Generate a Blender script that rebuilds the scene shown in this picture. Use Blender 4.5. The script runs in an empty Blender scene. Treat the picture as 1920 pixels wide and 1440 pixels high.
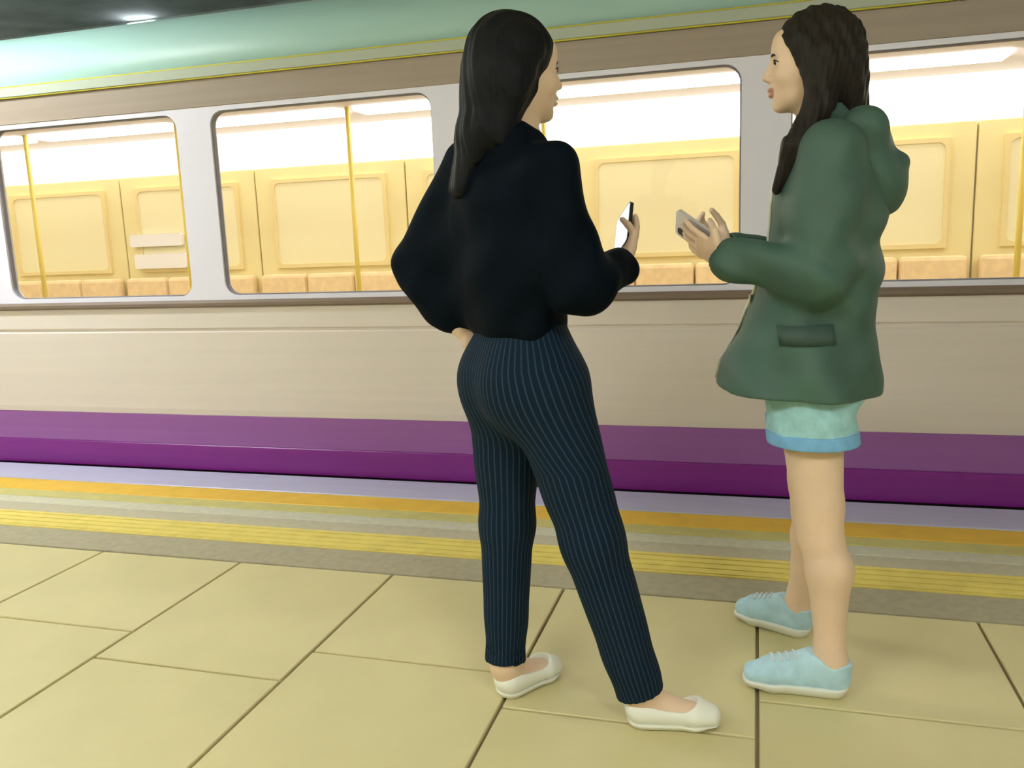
import bpy, bmesh, math, random
import numpy as np
from mathutils import Vector, Matrix

random.seed(7)
np.random.seed(7)
scene = bpy.context.scene
COL = scene.collection

# ------------------------------------------------------------------ camera
# World: X runs along the train, Y points from the camera side to the train, Z is up, the platform top is Z = 0.
cam_data = bpy.data.cameras.new('camera')
cam = bpy.data.objects.new('camera', cam_data)
COL.objects.link(cam)
cam_data.sensor_fit = 'HORIZONTAL'
cam_data.sensor_width = 36.0
cam_data.lens = 1578.0 / 1920.0 * 36.0
cam_data.clip_start = 0.05
right = Vector((0.96062, 0.275333, -0.037426))
down = Vector((0.011436, -0.173753, -0.984723))
fwd = Vector((-0.27763, 0.945517, -0.170059))
cam.matrix_world = Matrix(((right.x, -down.x, -fwd.x, 0.0),
                           (right.y, -down.y, -fwd.y, 0.0),
                           (right.z, -down.z, -fwd.z, 1.15),
                           (0, 0, 0, 1)))
scene.camera = cam

# ------------------------------------------------------------------ world, exposure, light levels
world = bpy.data.worlds.new('world')
scene.world = world
world.use_nodes = True
world.node_tree.nodes['Background'].inputs[0].default_value = (0.95, 0.93, 0.85, 1)
world.node_tree.nodes['Background'].inputs[1].default_value = 0.35
scene.view_settings.view_transform = 'Standard'
scene.view_settings.look = 'None'
scene.view_settings.gamma = 1.0
scene.view_settings.use_curve_mapping = False
scene.view_settings.exposure = 0.35
scene.cycles.use_light_tree = False
scene.cycles.max_bounces = 6
scene.cycles.diffuse_bounces = 4
scene.cycles.glossy_bounces = 2
scene.cycles.transparent_max_bounces = 10
scene.cycles.caustics_reflective = False
scene.cycles.caustics_refractive = False
scene.cycles.adaptive_threshold = 0.025
LAMP = (0.97, 1.0, 0.97)
LAMP_EDGE = 62.0        # luminaires over the platform edge
LAMP_FILL = 55.0         # unseen fill luminaires added over the middle of the platform
CAR_LIGHT = 4.2         # lamps in the carriage ceiling
TUNNEL_LAMP = 7.0      # bulkhead lamps on the tunnel wall
CAR_COVE = 2.6          # lit cove panels of the carriage

# ------------------------------------------------------------------ materials
MATS = {}
def nd(nt, t, **kw):
    n = nt.nodes.new(t)
    for k, v in kw.items():
        setattr(n, k, v)
    return n

def mat(name, col, rough=0.6, metal=0.0, var=0.0, scale=8.0, bump=0.0, bscale=60.0, spec=0.5, emit=None, estr=0.0, stretch=None, sheen=0.0):
    m = bpy.data.materials.new(name)
    m.use_nodes = True
    nt = m.node_tree
    b = nt.nodes['Principled BSDF']
    b.inputs['Base Color'].default_value = (*col, 1)
    b.inputs['Roughness'].default_value = rough
    b.inputs['Metallic'].default_value = metal
    b.inputs['Specular IOR Level'].default_value = spec
    if sheen:
        b.inputs['Sheen Weight'].default_value = sheen
    if emit:
        b.inputs['Emission Color'].default_value = (*emit, 1)
        b.inputs['Emission Strength'].default_value = estr
    if var or bump:
        tc = nd(nt, 'ShaderNodeTexCoord')
        mp = nd(nt, 'ShaderNodeMapping')
        if stretch:
            mp.inputs['Scale'].default_value = stretch
        nt.links.new(tc.outputs['Object'], mp.inputs[0])
    if var:
        no = nd(nt, 'ShaderNodeTexNoise')
        no.inputs['Scale'].default_value = scale
        no.inputs['Detail'].default_value = 5
        nt.links.new(mp.outputs[0], no.inputs['Vector'])
        cr = nd(nt, 'ShaderNodeValToRGB')
        cr.color_ramp.elements[0].position = 0.3
        cr.color_ramp.elements[1].position = 0.7
        cr.color_ramp.elements[0].color = (*[max(0, c * (1 - var)) for c in col], 1)
        cr.color_ramp.elements[1].color = (*[min(1, c * (1 + var)) for c in col], 1)
        nt.links.new(no.outputs['Fac'], cr.inputs[0])
        nt.links.new(cr.outputs[0], b.inputs['Base Color'])
    if bump:
        n2 = nd(nt, 'ShaderNodeTexNoise')
        n2.inputs['Scale'].default_value = bscale
        n2.inputs['Detail'].default_value = 3
        nt.links.new(mp.outputs[0], n2.inputs['Vector'])
        bp = nd(nt, 'ShaderNodeBump')
        bp.inputs['Strength'].default_value = bump
        bp.inputs['Distance'].default_value = 0.004
        nt.links.new(n2.outputs['Fac'], bp.inputs['Height'])
        nt.links.new(bp.outputs[0], b.inputs['Normal'])
    MATS[name] = m
    return m

mat('tile', (0.610, 0.550, 0.285), 0.42, var=0.06, scale=3.0, bump=0.12, bscale=90)
mat('grout', (0.33, 0.28, 0.16), 0.9)
mat('paving_grey', (0.370, 0.340, 0.230), 0.6, var=0.10, scale=30)
mat('paving_pale', (0.600, 0.600, 0.470), 0.55, var=0.07, scale=30)
mat('paving_mid', (0.500, 0.470, 0.340), 0.6, var=0.07, scale=30)
mat('yellow_dull', (0.740, 0.620, 0.150), 0.55, var=0.08, scale=12)
mat('yellow_olive', (0.580, 0.540, 0.200), 0.55, var=0.08, scale=12)
mat('yellow', (0.82, 0.53, 0.06), 0.5, var=0.06, scale=12)
mat('edge_metal', (0.580, 0.600, 0.800), 0.4, metal=0.1, var=0.05, scale=6, stretch=(0.3, 8, 8))
mat('concrete', (0.26, 0.25, 0.22), 0.9, var=0.15, scale=4)
mat('tunnel', (0.5500, 0.6200, 0.5800), 0.9, var=0.2, scale=3)
mat('ceiling', (0.62, 0.60, 0.52), 0.85)
mat('wall_beige', (0.60, 0.53, 0.38), 0.7, var=0.05)
mat('car_cream', (0.7000, 0.6400, 0.6100), 0.38, var=0.025, scale=5, stretch=(0.15, 3, 6))
mat('car_white', (0.7800, 0.7800, 0.9400), 0.35)
mat('purple_light', (0.280, 0.100, 0.360), 0.36, var=0.05, scale=4, stretch=(0.15, 3, 8))
mat('purple_dark', (0.205, 0.014, 0.240), 0.36, var=0.05, scale=4, stretch=(0.15, 3, 8))
mat('skirt_dark', (0.045, 0.032, 0.045), 0.6)
mat('sill_brown', (0.20, 0.15, 0.115), 0.5)
mat('rail_brown', (0.340, 0.280, 0.235), 0.45, var=0.06, scale=4, stretch=(0.2, 3, 8))
mat('gutter', (0.4200, 0.4800, 0.4100), 0.5)
mat('fringe_line', (0.62, 0.58, 0.05), 0.5)
mat('mint', (0.3800, 0.6000, 0.5800), 0.45, var=0.03, scale=4, stretch=(0.2, 3, 3))
mat('rubber', (0.2200, 0.2100, 0.2500), 0.6)
mat('car_floor', (0.35, 0.28, 0.18), 0.6)
mat('car_wall', (0.880, 0.770, 0.400), 0.5, var=0.03, scale=3)
mat('car_blind', (0.920, 0.850, 0.550), 0.6)
mat('car_door', (0.860, 0.720, 0.360), 0.45)
mat('seat_fabric', (0.880, 0.680, 0.400), 0.8, var=0.08, scale=20)
mat('car_ceiling', (0.74, 0.70, 0.82), 0.6)
mat('pole', (0.80, 0.62, 0.12), 0.35)
mat('notice_white', (0.93, 0.92, 0.95), 0.5)
mat('car_lamp', (0.9, 0.9, 0.9), 0.5, emit=(1.0, 0.97, 0.88), estr=CAR_LIGHT)
mat('car_cove', (0.9, 0.9, 0.9), 0.5, emit=(1.0, 0.97, 0.86), estr=CAR_COVE)
mat('lamp_edge', (0.9, 0.9, 0.9), 0.5, emit=LAMP, estr=LAMP_EDGE)
mat('lamp_fill', (0.9, 0.9, 0.9), 0.5, emit=LAMP, estr=LAMP_FILL)
mat('lamp_housing', (0.6, 0.6, 0.58), 0.5)
mat('steel', (0.4, 0.38, 0.36), 0.4, metal=0.9)
mat('cable', (0.20, 0.20, 0.26), 0.45)
mat('junction', (0.42, 0.40, 0.50), 0.4)
mat('skin', (0.760, 0.560, 0.390), 0.5, var=0.04, scale=14)
mat('hair_a', (0.006, 0.007, 0.008), 0.5, spec=0.12, var=0.4, scale=40, stretch=(6, 6, 0.5), bump=0.4, bscale=40)
mat('hair_b', (0.018, 0.015, 0.011), 0.5, spec=0.15, var=0.4, scale=40, stretch=(6, 6, 0.5), bump=0.4, bscale=40)
mat('blouse', (0.002, 0.005, 0.009), 0.7, var=0.25, scale=9, bump=0.15, bscale=200, spec=0.05)
mat('jacket', (0.0470, 0.1080, 0.0820), 0.62, var=0.16, scale=7, bump=0.12, bscale=120)
mat('jacket_dark', (0.035, 0.075, 0.060), 0.62)
mat('lining', (0.42, 0.47, 0.50), 0.7)
mat('denim', (0.320, 0.580, 0.600), 0.85, var=0.12, scale=40, bump=0.15, bscale=250)
mat('denim_cuff', (0.180, 0.420, 0.680), 0.85, var=0.12, scale=40)
mat('shoe_white', (0.820, 0.840, 0.750), 0.6)
mat('sole_pale', (0.800, 0.800, 0.700), 0.6)
mat('sneaker', (0.460, 0.700, 0.820), 0.7, var=0.12, scale=30, bump=0.15, bscale=250)
mat('sole_white', (0.80, 0.82, 0.74), 0.55)
mat('lace', (0.66, 0.74, 0.78), 0.8)
mat('eye_white', (0.75, 0.72, 0.68), 0.2)
mat('eye_dark', (0.02, 0.013, 0.01), 0.2)
mat('lip', (0.5200, 0.2500, 0.1900), 0.45)
mat('phone_black', (0.015, 0.015, 0.018), 0.25)
mat('phone_silver', (0.75, 0.75, 0.80), 0.25, metal=0.5)
mat('screen', (0.05, 0.05, 0.06), 0.15, emit=(0.8, 0.9, 1.0), estr=0.9)
mat('tunnel_lamp', (0.9, 0.9, 0.9), 0.5, emit=(0.86, 0.9, 1.0), estr=TUNNEL_LAMP)
mat('zip', (0.55, 0.58, 0.45), 0.35, metal=0.6)

# glazing: clear pane with mirror reflections that grow towards grazing angles
def glass(name, tint):
    m = bpy.data.materials.new(name)
    m.use_nodes = True
    nt = m.node_tree
    nt.nodes.remove(nt.nodes['Principled BSDF'])
    out = nt.nodes['Material Output']
    tr = nd(nt, 'ShaderNodeBsdfTransparent')
    tr.inputs[0].default_value = (*tint, 1)
    gl = nd(nt, 'ShaderNodeBsdfGlossy')
    gl.inputs['Roughness'].default_value = 0.03
    lw = nd(nt, 'ShaderNodeLayerWeight')
    po = nd(nt, 'ShaderNodeMath', operation='POWER')
    po.inputs[1].default_value = 5.0
    fr = nd(nt, 'ShaderNodeMath', operation='MULTIPLY_ADD')
    fr.inputs[1].default_value = 0.95
    fr.inputs[2].default_value = 0.04
    nt.links.new(lw.outputs['Facing'], po.inputs[0])
    nt.links.new(po.outputs[0], fr.inputs[0])
    mx = nd(nt, 'ShaderNodeMixShader')
    nt.links.new(fr.outputs[0], mx.inputs[0])
    nt.links.new(tr.outputs[0], mx.inputs[1])
    nt.links.new(gl.outputs[0], mx.inputs[2])
    nt.links.new(mx.outputs[0], out.inputs[0])
    MATS[name] = m
glass('glass', (0.985, 0.985, 0.97))

# pinstriped cloth: the stripe runs along each leg, from an attribute measured around the leg
def pinstripe():
    m = mat('pinstripe', (0.018, 0.032, 0.055), 0.8, spec=0.12)
    nt = m.node_tree
    b = nt.nodes['Principled BSDF']
    at = nd(nt, 'ShaderNodeAttribute', attribute_name='around')
    mu = nd(nt, 'ShaderNodeMath', operation='MULTIPLY')
    mu.inputs[1].default_value = 2 * math.pi / 0.0125
    si = nd(nt, 'ShaderNodeMath', operation='SINE')
    cr = nd(nt, 'ShaderNodeValToRGB')
    cr.color_ramp.elements[0].position = 0.55
    cr.color_ramp.elements[1].position = 0.95
    cr.color_ramp.elements[0].color = (0.0045, 0.014, 0.028, 1)
    cr.color_ramp.elements[1].color = (0.022, 0.045, 0.072, 1)
    nt.links.new(at.outputs['Fac'], mu.inputs[0])
    nt.links.new(mu.outputs[0], si.inputs[0])
    nt.links.new(si.outputs[0], cr.inputs[0])
    nt.links.new(cr.outputs[0], b.inputs['Base Color'])
pinstripe()

# ------------------------------------------------------------------ mesh helpers
def link(name, me, material=None, parent=None):
    o = bpy.data.objects.new(name, me)
    COL.objects.link(o)
    if material and me is not None and not me.materials:
        me.materials.append(MATS[material])
    if parent:
        o.parent = parent
        if parent.type == 'EMPTY':
            o.matrix_parent_inverse = Matrix.Translation(parent.location).inverted()
    return o

def tag(o, label=None, cat=None, group=None, kind=None):
    if label: o['label'] = label
    if cat: o['category'] = cat
    if group: o['group'] = group
    if kind: o['kind'] = kind
    return o

def bm_mesh(bm, name, smooth=False):
    me = bpy.data.meshes.new(name)
    bm.normal_update()
    bm.to_mesh(me)
    bm.free()
    if smooth:
        me.polygons.foreach_set('use_smooth', [True] * len(me.polygons))
    return me

def add_box(bm, lo, hi, bevel=0.0, seg=1):
    g = bmesh.ops.create_cube(bm, size=1.0)
    s = [hi[i] - lo[i] for i in range(3)]
    c = [(hi[i] + lo[i]) / 2 for i in range(3)]
    for v in g['verts']:
        v.co = Vector((v.co.x * s[0] + c[0], v.co.y * s[1] + c[1], v.co.z * s[2] + c[2]))
    if bevel:
        es = list({e for v in g['verts'] for e in v.link_edges})
        bmesh.ops.bevel(bm, geom=es, offset=bevel, segments=seg, affect='EDGES', profile=0.5)

def box(name, lo, hi, material, parent=None, bevel=0.0, seg=1):
    bm = bmesh.new()
    add_box(bm, lo, hi, bevel, seg)
    return link(name, bm_mesh(bm, name), material, parent)

def extrude_x(name, prof, x0, x1, material, parent=None, closed=True, smooth=False, nseg=1):
    """A (y, z) profile drawn out along X; closed profiles get end caps."""
    bm = bmesh.new()
    rows = []
    for k in range(nseg + 1):
        x = x0 + (x1 - x0) * k / nseg
        rows.append([bm.verts.new((x, y, z)) for y, z in prof])
    n = len(prof)
    for a, b in zip(rows, rows[1:]):
        for i in range(n if closed else n - 1):
            j = (i + 1) % n
            bm.faces.new((a[i], b[i], b[j], a[j]))
    if closed:
        bm.faces.new(rows[0])
        bm.faces.new(list(reversed(rows[-1])))
    bmesh.ops.recalc_face_normals(bm, faces=bm.faces)
    return link(name, bm_mesh(bm, name, smooth), material, parent)

def tube(name, pts, r, material, parent=None, n=12):
    bm = bmesh.new()
    pts = [Vector(p) for p in pts]
    rings = []
    for i, p in enumerate(pts):
        t = (pts[min(i + 1, len(pts) - 1)] - pts[max(i - 1, 0)]).normalized()
        u = t.cross(Vector((0, 0, 1)) if abs(t.z) < 0.9 else Vector((1, 0, 0))).normalized()
        v = t.cross(u)
        rings.append([bm.verts.new(p + u * r * math.cos(2 * math.pi * k / n) + v * r * math.sin(2 * math.pi * k / n)) for k in range(n)])
    for a, b in zip(rings, rings[1:]):
        for k in range(n):
            bm.faces.new((a[k], a[(k + 1) % n], b[(k + 1) % n], b[k]))
    bm.faces.new(rings[0]); bm.faces.new(list(reversed(rings[-1])))
    bmesh.ops.recalc_face_normals(bm, faces=bm.faces)
    return link(name, bm_mesh(bm, name, True), material, parent)

def round_rect(x0, x1, z0, z1, r, n=6):
    pts = []
    for cx, cz, a0 in ((x1 - r, z1 - r, 0), (x0 + r, z1 - r, 90), (x0 + r, z0 + r, 180), (x1 - r, z0 + r, 270)):
        for k in range(n + 1):
            a = math.radians(a0 + 90 * k / n)
            pts.append((cx + r * math.cos(a), cz + r * math.sin(a)))
    return pts

def frame_ring(name, x0, x1, z0, z1, inset, r, y0, y1, material, parent, n=6):
    """Panel from x0..x1, z0..z1 with a round-cornered opening, y0 (front) to y1 (back)."""
    inner = round_rect(x0 + inset, x1 - inset, z0 + inset, z1 - inset, r, n)
    outer = []
    cs = ((x1, z1), (x0, z1), (x0, z0), (x1, z0))
    for q in range(4):
        for k in range(n + 1):
            ix, iz = inner[q * (n + 1) + k]
            if n / 2 - 0.5 < k < n / 2 + 0.5:
                outer.append(cs[q])
            else:
                first = k < n / 2
                sidex = (q in (0, 2)) == first
                outer.append((cs[q][0], iz) if sidex else (ix, cs[q][1]))
    bm = bmesh.new()
    L = []
    for y in (y0, y1):
        L.append(([bm.verts.new((p[0], y, p[1])) for p in outer], [bm.verts.new((p[0], y, p[1])) for p in inner]))
    N = len(inner)
    for i in range(N):
        j = (i + 1) % N
        for (o, q) in L:
            bm.faces.new((o[i], o[j], q[j], q[i]))
        bm.faces.new((L[0][0][i], L[0][0][j], L[1][0][j], L[1][0][i]))
        bm.faces.new((L[0][1][i], L[0][1][j], L[1][1][j], L[1][1][i]))
    bmesh.ops.remove_doubles(bm, verts=bm.verts, dist=1e-5)
    bmesh.ops.recalc_face_normals(bm, faces=bm.faces)
    return link(name, bm_mesh(bm, name), material, parent)

def plate(name, pts, y0, y1, material, parent):
    """Flat plate with the (x, z) outline pts between y0 and y1."""
    bm = bmesh.new()
    a = [bm.verts.new((x, y0, z)) for x, z in pts]
    b = [bm.verts.new((x, y1, z)) for x, z in pts]
    bm.faces.new(a); bm.faces.new(list(reversed(b)))
    for i in range(len(pts)):
        j = (i + 1) % len(pts)
        bm.faces.new((a[i], b[i], b[j], a[j]))
    bmesh.ops.recalc_face_normals(bm, faces=bm.faces)
    return link(name, bm_mesh(bm, name), material, parent)

# ------------------------------------------------------------------ station: platform, tunnel
XA, XB = -8.0, 5.0
EDGE = 3.655
PLAT_Z = -0.012
floor = box('floor', (XA, -3.0, -0.40), (XB, EDGE, PLAT_Z), 'grout')
tag(floor, 'platform floor of large beige stone tiles', kind='structure')

TW, TL, JOINT = 0.617, 1.234, 0.009
tile_cache = {}
def tile(x0, x1, y0, y1):
    key = (round(x1 - x0, 3), round(y1 - y0, 3))
    if key not in tile_cache:
        bm = bmesh.new()
        hx, hy = key[0] / 2 - JOINT / 2, key[1] / 2 - JOINT / 2
        add_box(bm, (-hx, -hy, -0.012), (hx, hy, 0.0), 0.0025)
        tile_cache[key] = bm_mesh(bm, 'tile')
    o = link('tile', tile_cache[key], 'tile', floor)
    o.location = ((x0 + x1) / 2, (y0 + y1) / 2, random.uniform(-0.0006, 0.0))
    o.matrix_parent_inverse = Matrix.Identity(4)
YT = 2.575
k0 = int(math.floor((-6.2 - 0.014) / TW))
for k in range(k0, 6):
    xa = 0.014 + k * TW
    ends = 2.003 if k % 2 == 0 else 1.838
    ys = [YT, ends] + [ends - TL * i for i in range(1, 4)]
    for ya, yb in zip(ys[1:], ys):
        tile(xa, xa + TW, ya, yb)

def strip(n, label, y0, y1, z, material, ribs=0):
    bm = bmesh.new()
    add_box(bm, (XA, y0, -0.012), (XB, y1, z), 0.002)
    for i in range(ribs):
        yc = y0 + (y1 - y0) * (i + 0.5) / ribs
        add_box(bm, (XA, yc - 0.011, z), (XB, yc + 0.011, z + 0.004), 0.0018)
    o = link('trim_%d' % n, bm_mesh(bm, 'trim'), material)
    return tag(o, label, kind='structure')
strip(1, 'dark grey paving band beside the beige tiles', 2.582, 2.764, 0.0, 'paving_grey')
strip(2, 'dull yellow guidance band along the platform', 2.768, 2.948, 0.002, 'yellow_dull', 4)
strip(3, 'grey paving band between the two yellow bands', 2.952, 3.055, 0.0, 'paving_mid')
strip(4, 'thin pale grey band beside the warning line', 3.058, 3.145, 0.0, 'paving_pale')
strip(5, 'olive margin of the warning line', 3.148, 3.238, 0.002, 'yellow_olive')
strip(6, 'bright yellow warning line at the platform edge', 3.241, 3.398, 0.003, 'yellow')
strip(7, 'silver metal nosing of the platform edge', 3.401, EDGE, 0.006, 'edge_metal')

TRACK = -1.15
o = box('ground', (XA, EDGE - 0.1, TRACK - 0.3), (XB, 8.0, TRACK), 'concrete'); tag(o, 'concrete track bed under the train', kind='structure')
o = box('wall_platform_edge', (XA, EDGE - 0.35, TRACK), (XB, EDGE - 0.06, -0.40), 'concrete'); tag(o, 'concrete platform face below the edge', kind='structure')
o = box('wall_tunnel', (XA, 7.5, TRACK), (XB, 7.8, 3.62), 'tunnel'); tag(o, 'dark tunnel wall behind the train', kind='structure')
o = box('ceiling_tunnel', (XA, 3.75, 3.42), (XB, 7.5, 3.62), 'tunnel'); tag(o, 'dark tunnel ceiling over the train', kind='structure')
o = box('ceiling', (XA, -3.0, 3.05), (XB, 3.75, 3.25), 'ceiling'); tag(o, 'pale ceiling over the platform', kind='structure')
o = box('wall_platform_back', (XA, -3.25, -0.4), (XB, -3.0, 3.25), 'wall_beige'); tag(o, 'beige wall at the back of the platform', kind='structure')

# pipes and junction boxes high on the tunnel wall
for i, (yy, zz, rr) in enumerate(((7.42, 3.02, 0.045), (7.44, 2.86, 0.03), (7.44, 3.20, 0.03))):
    o = tube('cable_pipe', [(XA, yy, zz), (XB, yy, zz)], rr, 'cable')
    tag(o, ['thick grey cable pipe in the middle of the tunnel wall pipes', 'thin lowest pipe on the dark tunnel wall', 'thin topmost pipe on the dark tunnel wall'][i], 'pipe', 'pipes on the tunnel wall')

# bulkhead lamps along the tunnel wall; all but the first unseen, added to brighten it
for x, w in ((-5.85, 'above the left end of the train roof'), (-1.55, 'unseen, added to light the tunnel above the middle of the train roof'), (2.75, 'unseen, added to light the tunnel above the right end of the train roof')):
    e = bpy.data.objects.new('tunnel_lamp', None)
    COL.objects.link(e)
    e.location = (x, 7.5, 3.34)
    tag(e, 'small bulkhead lamp on the dark tunnel wall, ' + w, 'lamp', 'lamps on the tunnel wall')
    for nm, lo, hi, mm in (('housing', (-0.17, -0.04, -0.06), (0.17, 0.0, 0.06), 'lamp_housing'), ('diffuser', (-0.15, -0.08, -0.045), (0.15, -0.04, 0.045), 'tunnel_lamp')):
        bm = bmesh.new()
        add_box(bm, lo, hi, 0.012, 2)
        p = bpy.data.objects.new(nm, bm_mesh(bm, nm))
        p.data.materials.append(MATS[mm])
        COL.objects.link(p)
        p.parent = e

# platform luminaires: one over the edge, plus an unseen row added as frontal fill
def luminaire(x, y, L, m, label, group):
    e = bpy.data.objects.new('platform_lamp', None)
    COL.objects.link(e)
    e.location = (x, y, 3.05)
    tag(e, label, 'lamp', group)
    def part(nm, lo, hi, mm, bev=0.0):
        bm = bmesh.new()
        add_box(bm, lo, hi, bev)
        p = bpy.data.objects.new(nm, bm_mesh(bm, nm))
        p.data.materials.append(MATS[mm])
        COL.objects.link(p)
        p.parent = e
    part('housing', (-L / 2, -0.11, -0.22), (L / 2, 0.11, -0.15), 'lamp_housing', 0.01)
    part('diffuser', (-L / 2 + 0.02, -0.095, -0.25), (L / 2 - 0.02, 0.095, -0.22), m, 0.008)
    for sx in (-1, 1):
        part('hanger', (sx * L * 0.35 - 0.012, -0.012, -0.15), (sx * L * 0.35 + 0.012, 0.012, 0.0), 'lamp_housing')
luminaire(-4.35, 2.75, 1.5, 'lamp_edge', 'long bright lamp hung over the platform edge', 'lamps over the platform edge')
for x, w in ((-5.0, 'the one farthest from the two people'), (-1.8, 'the one nearer the person in navy'), (1.4, 'the one nearer the person in green')):
    luminaire(x, -0.9, 1.5, 'lamp_fill', 'unseen long lamp added as fill over the middle of the platform, ' + w, 'added fill lamps over the middle of the platform')

# ------------------------------------------------------------------ train
TY = 3.70            # outer face of the near side
TF = 6.40            # outer face of the far side
car = bpy.data.objects.new('metro_train', None)
COL.objects.link(car)
car.location = (-1.5, (TY + TF) / 2, TRACK)
tag(car, 'cream metro train with purple stripe and brightly lit windows beyond the platform', 'train')
TX0, TX1 = -7.8, 4.8
def cbox(nm, lo, hi, m, parent=car, bevel=0.0):
    return box(nm, lo, hi, m, parent, bevel)

# outer skin, near side
cbox('skirt', (TX0, TY + 0.03, -0.55), (TX1, TY + 0.07, 0.0), 'skirt_dark')
cbox('stripe', (TX0, TY - 0.004, 0.0), (TX1, TY + 0.05, 0.138), 'purple_dark', bevel=0.004)['label'] = 'dark purple stripe'
cbox('stripe', (TX0, TY, 0.138), (TX1, TY + 0.05, 0.300), 'purple_light', bevel=0.003)['label'] = 'lighter purple stripe'
extrude_x('lower_panel', [(TY, 0.300), (TY - 0.004, 0.33), (TY - 0.006, 0.55), (TY - 0.004, 0.735), (TY + 0.004, 0.742), (TY + 0.004, 0.752), (TY - 0.004, 0.759), (TY, 0.862), (TY + 0.05, 0.862), (TY + 0.05, 0.300)], TX0, TX1, 'car_cream', car)
extrude_x('sill', [(TY - 0.006, 0.862), (TY - 0.020, 0.872), (TY - 0.020, 0.886), (TY - 0.006, 0.900), (TY + 0.05, 0.900), (TY + 0.05, 0.862)], TX0, TX1, 'sill_brown', car)
cbox('cantrail', (TX0, TY - 0.004, 1.838), (TX1, TY + 0.05, 1.968), 'rail_brown', bevel=0.003)
extrude_x('gutter', [(TY - 0.004, 1.968), (TY - 0.022, 1.975), (TY - 0.022, 2.018), (TY - 0.004, 2.026), (TY + 0.05, 2.026), (TY + 0.05, 1.968)], TX0, TX1, 'gutter', car)
for z in (1.9705, 2.0235):  # blur colour fringe along the gutter edges, put into shape as yellow tubes
    tube('fringe_line', [(TX0, TY - 0.013, z), (TX1, TY - 0.013, z)], 0.0042, 'fringe_line', car, 8)

# roof shell
rp = []
for i in range(33):
    a = math.pi * i / 32
    cy = (TY + TF) / 2
    hw = (TF - TY) / 2
    y = cy - hw * (abs(math.cos(a)) ** 0.62) * (1 if a < math.pi / 2 else -1)
    z = 2.026 + 0.40 * (math.sin(a) ** 0.72)
    rp.append((y, z))
inner = [(y + (0.03 if y < cy else -0.03), z - 0.03) for y, z in rp]
extrude_x('roof', rp + list(reversed(inner)), TX0, TX1, 'mint', car, True, True)

# windows on the near side; pillars are 0.15 wide, 1.35 apart, doors out in two of the bays
PC = [0.03 + 1.35 * k for k in range(-6, 4)]
W0, W1 = 0.900, 1.838
PWH = 0.075
for pc in PC:
    if TX0 < pc - PWH and pc + PWH < TX1:
        cbox('pillar', (pc - PWH, TY, W0), (pc + PWH, TY + 0.05, W1), 'car_white')
for a, b in zip(PC, PC[1:]):
    x0, x1 = a + PWH, b - PWH
    f = frame_ring('window', x0, x1, W0, W1, 0.022, 0.07, TY, TY + 0.05, 'car_white', car)
    g = frame_ring('seal', x0 + 0.018, x1 - 0.018, W0 + 0.018, W1 - 0.018, 0.010, 0.066, TY + 0.012, TY + 0.034, 'rubber', f)
    plate('pane', round_rect(x0 + 0.022, x1 - 0.022, W0 + 0.022, W1 - 0.022, 0.07), TY + 0.020, TY + 0.026, 'glass', f)

# interior
I0, I1 = TY + 0.05, TF - 0.06
CZ = 2.06
cbox('car_floor', (TX0, TY + 0.05, -0.05), (TX1, TF - 0.02, 0.03), 'car_floor')
cbox('underframe', (TX0, TY + 0.15, -0.45), (TX1, TF - 0.15, -0.05), 'skirt_dark')
cbox('near_lining', (TX0, TY + 0.052, 0.03), (TX1, TY + 0.09, 0.86), 'car_wall')
cbox('far_side', (TX0, I1 + 0.02, -0.55), (TX1, TF, 2.026), 'car_cream')
cbox('car_ceiling', (TX0, I0 + 0.0, CZ), (TX1, I1, CZ + 0.03), 'car_ceiling')
for sx in (TX0, TX1 - 0.05):
    cbox('end_wall', (sx, TY + 0.09, 0.03), (sx + 0.05, I1, CZ), 'car_wall')
# far wall: panels between blinds, one set a bay
for a, b in zip(PC, PC[1:]):
    wallp = cbox('wall_panel', (a + 0.006, I1 - 0.02, 0.03), (b - 0.006, I1 + 0.02, 1.80), 'car_wall', bevel=0.006)
    fr = frame_ring('blind_frame', a + 0.16, b - 0.16, 0.98, 1.70, 0.03, 0.05, I1 - 0.045, I1 - 0.02, 'car_door', wallp)
    plate('blind', round_rect(a + 0.19, b - 0.19, 1.01, 1.67, 0.05), I1 - 0.034, I1 - 0.021, 'car_blind', wallp)
# lit cove above the far windows and above the near ones
extrude_x('lit_cove', [(I1 + 0.0, 1.80), (I1 - 0.03, 1.80), (I1 - 0.26, CZ), (I1, CZ)], TX0 + 0.05, TX1 - 0.05, 'car_cove', car)
extrude_x('lit_cove', [(I0 + 0.0, 1.86), (I0 + 0.02, 1.86), (I0 + 0.16, CZ), (I0, CZ)], TX0 + 0.05, TX1 - 0.05, 'car_wall', car)
for a, b in zip(PC, PC[1:]):
    for y in (4.55, 5.45):
        cbox('ceiling_lamp', (a + 0.06, y - 0.11, CZ - 0.03), (b - 0.06, y + 0.11, CZ), 'car_lamp', bevel=0.01)
# bench seats along the far wall: one seat each
for a, b in zip(PC, PC[1:]):
    for k in range(3):
        x0 = a + 0.03 + k * 0.43
        s = cbox('seat', (x0 + 0.006, I1 - 0.52, 0.36), (x0 + 0.424, I1 - 0.06, 0.46), 'seat_fabric', bevel=0.03)
        bm = bmesh.new()
        add_box(bm, (x0 + 0.006, I1 - 0.12, 0.44), (x0 + 0.424, I1 - 0.03, 0.93), 0.03, 2)
        link('backrest', bm_mesh(bm, 'backrest', False), 'seat_fabric', s)
    cbox('seat_base', (a + 0.04, I1 - 0.42, 0.03), (b - 0.04, I1 - 0.04, 0.36), 'car_door')
for pc in PC[1:-1]:
    tube('pole', [(pc + 0.02, 5.35, 0.03), (pc + 0.02, 5.35, CZ)], 0.017, 'pole', car)
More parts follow.
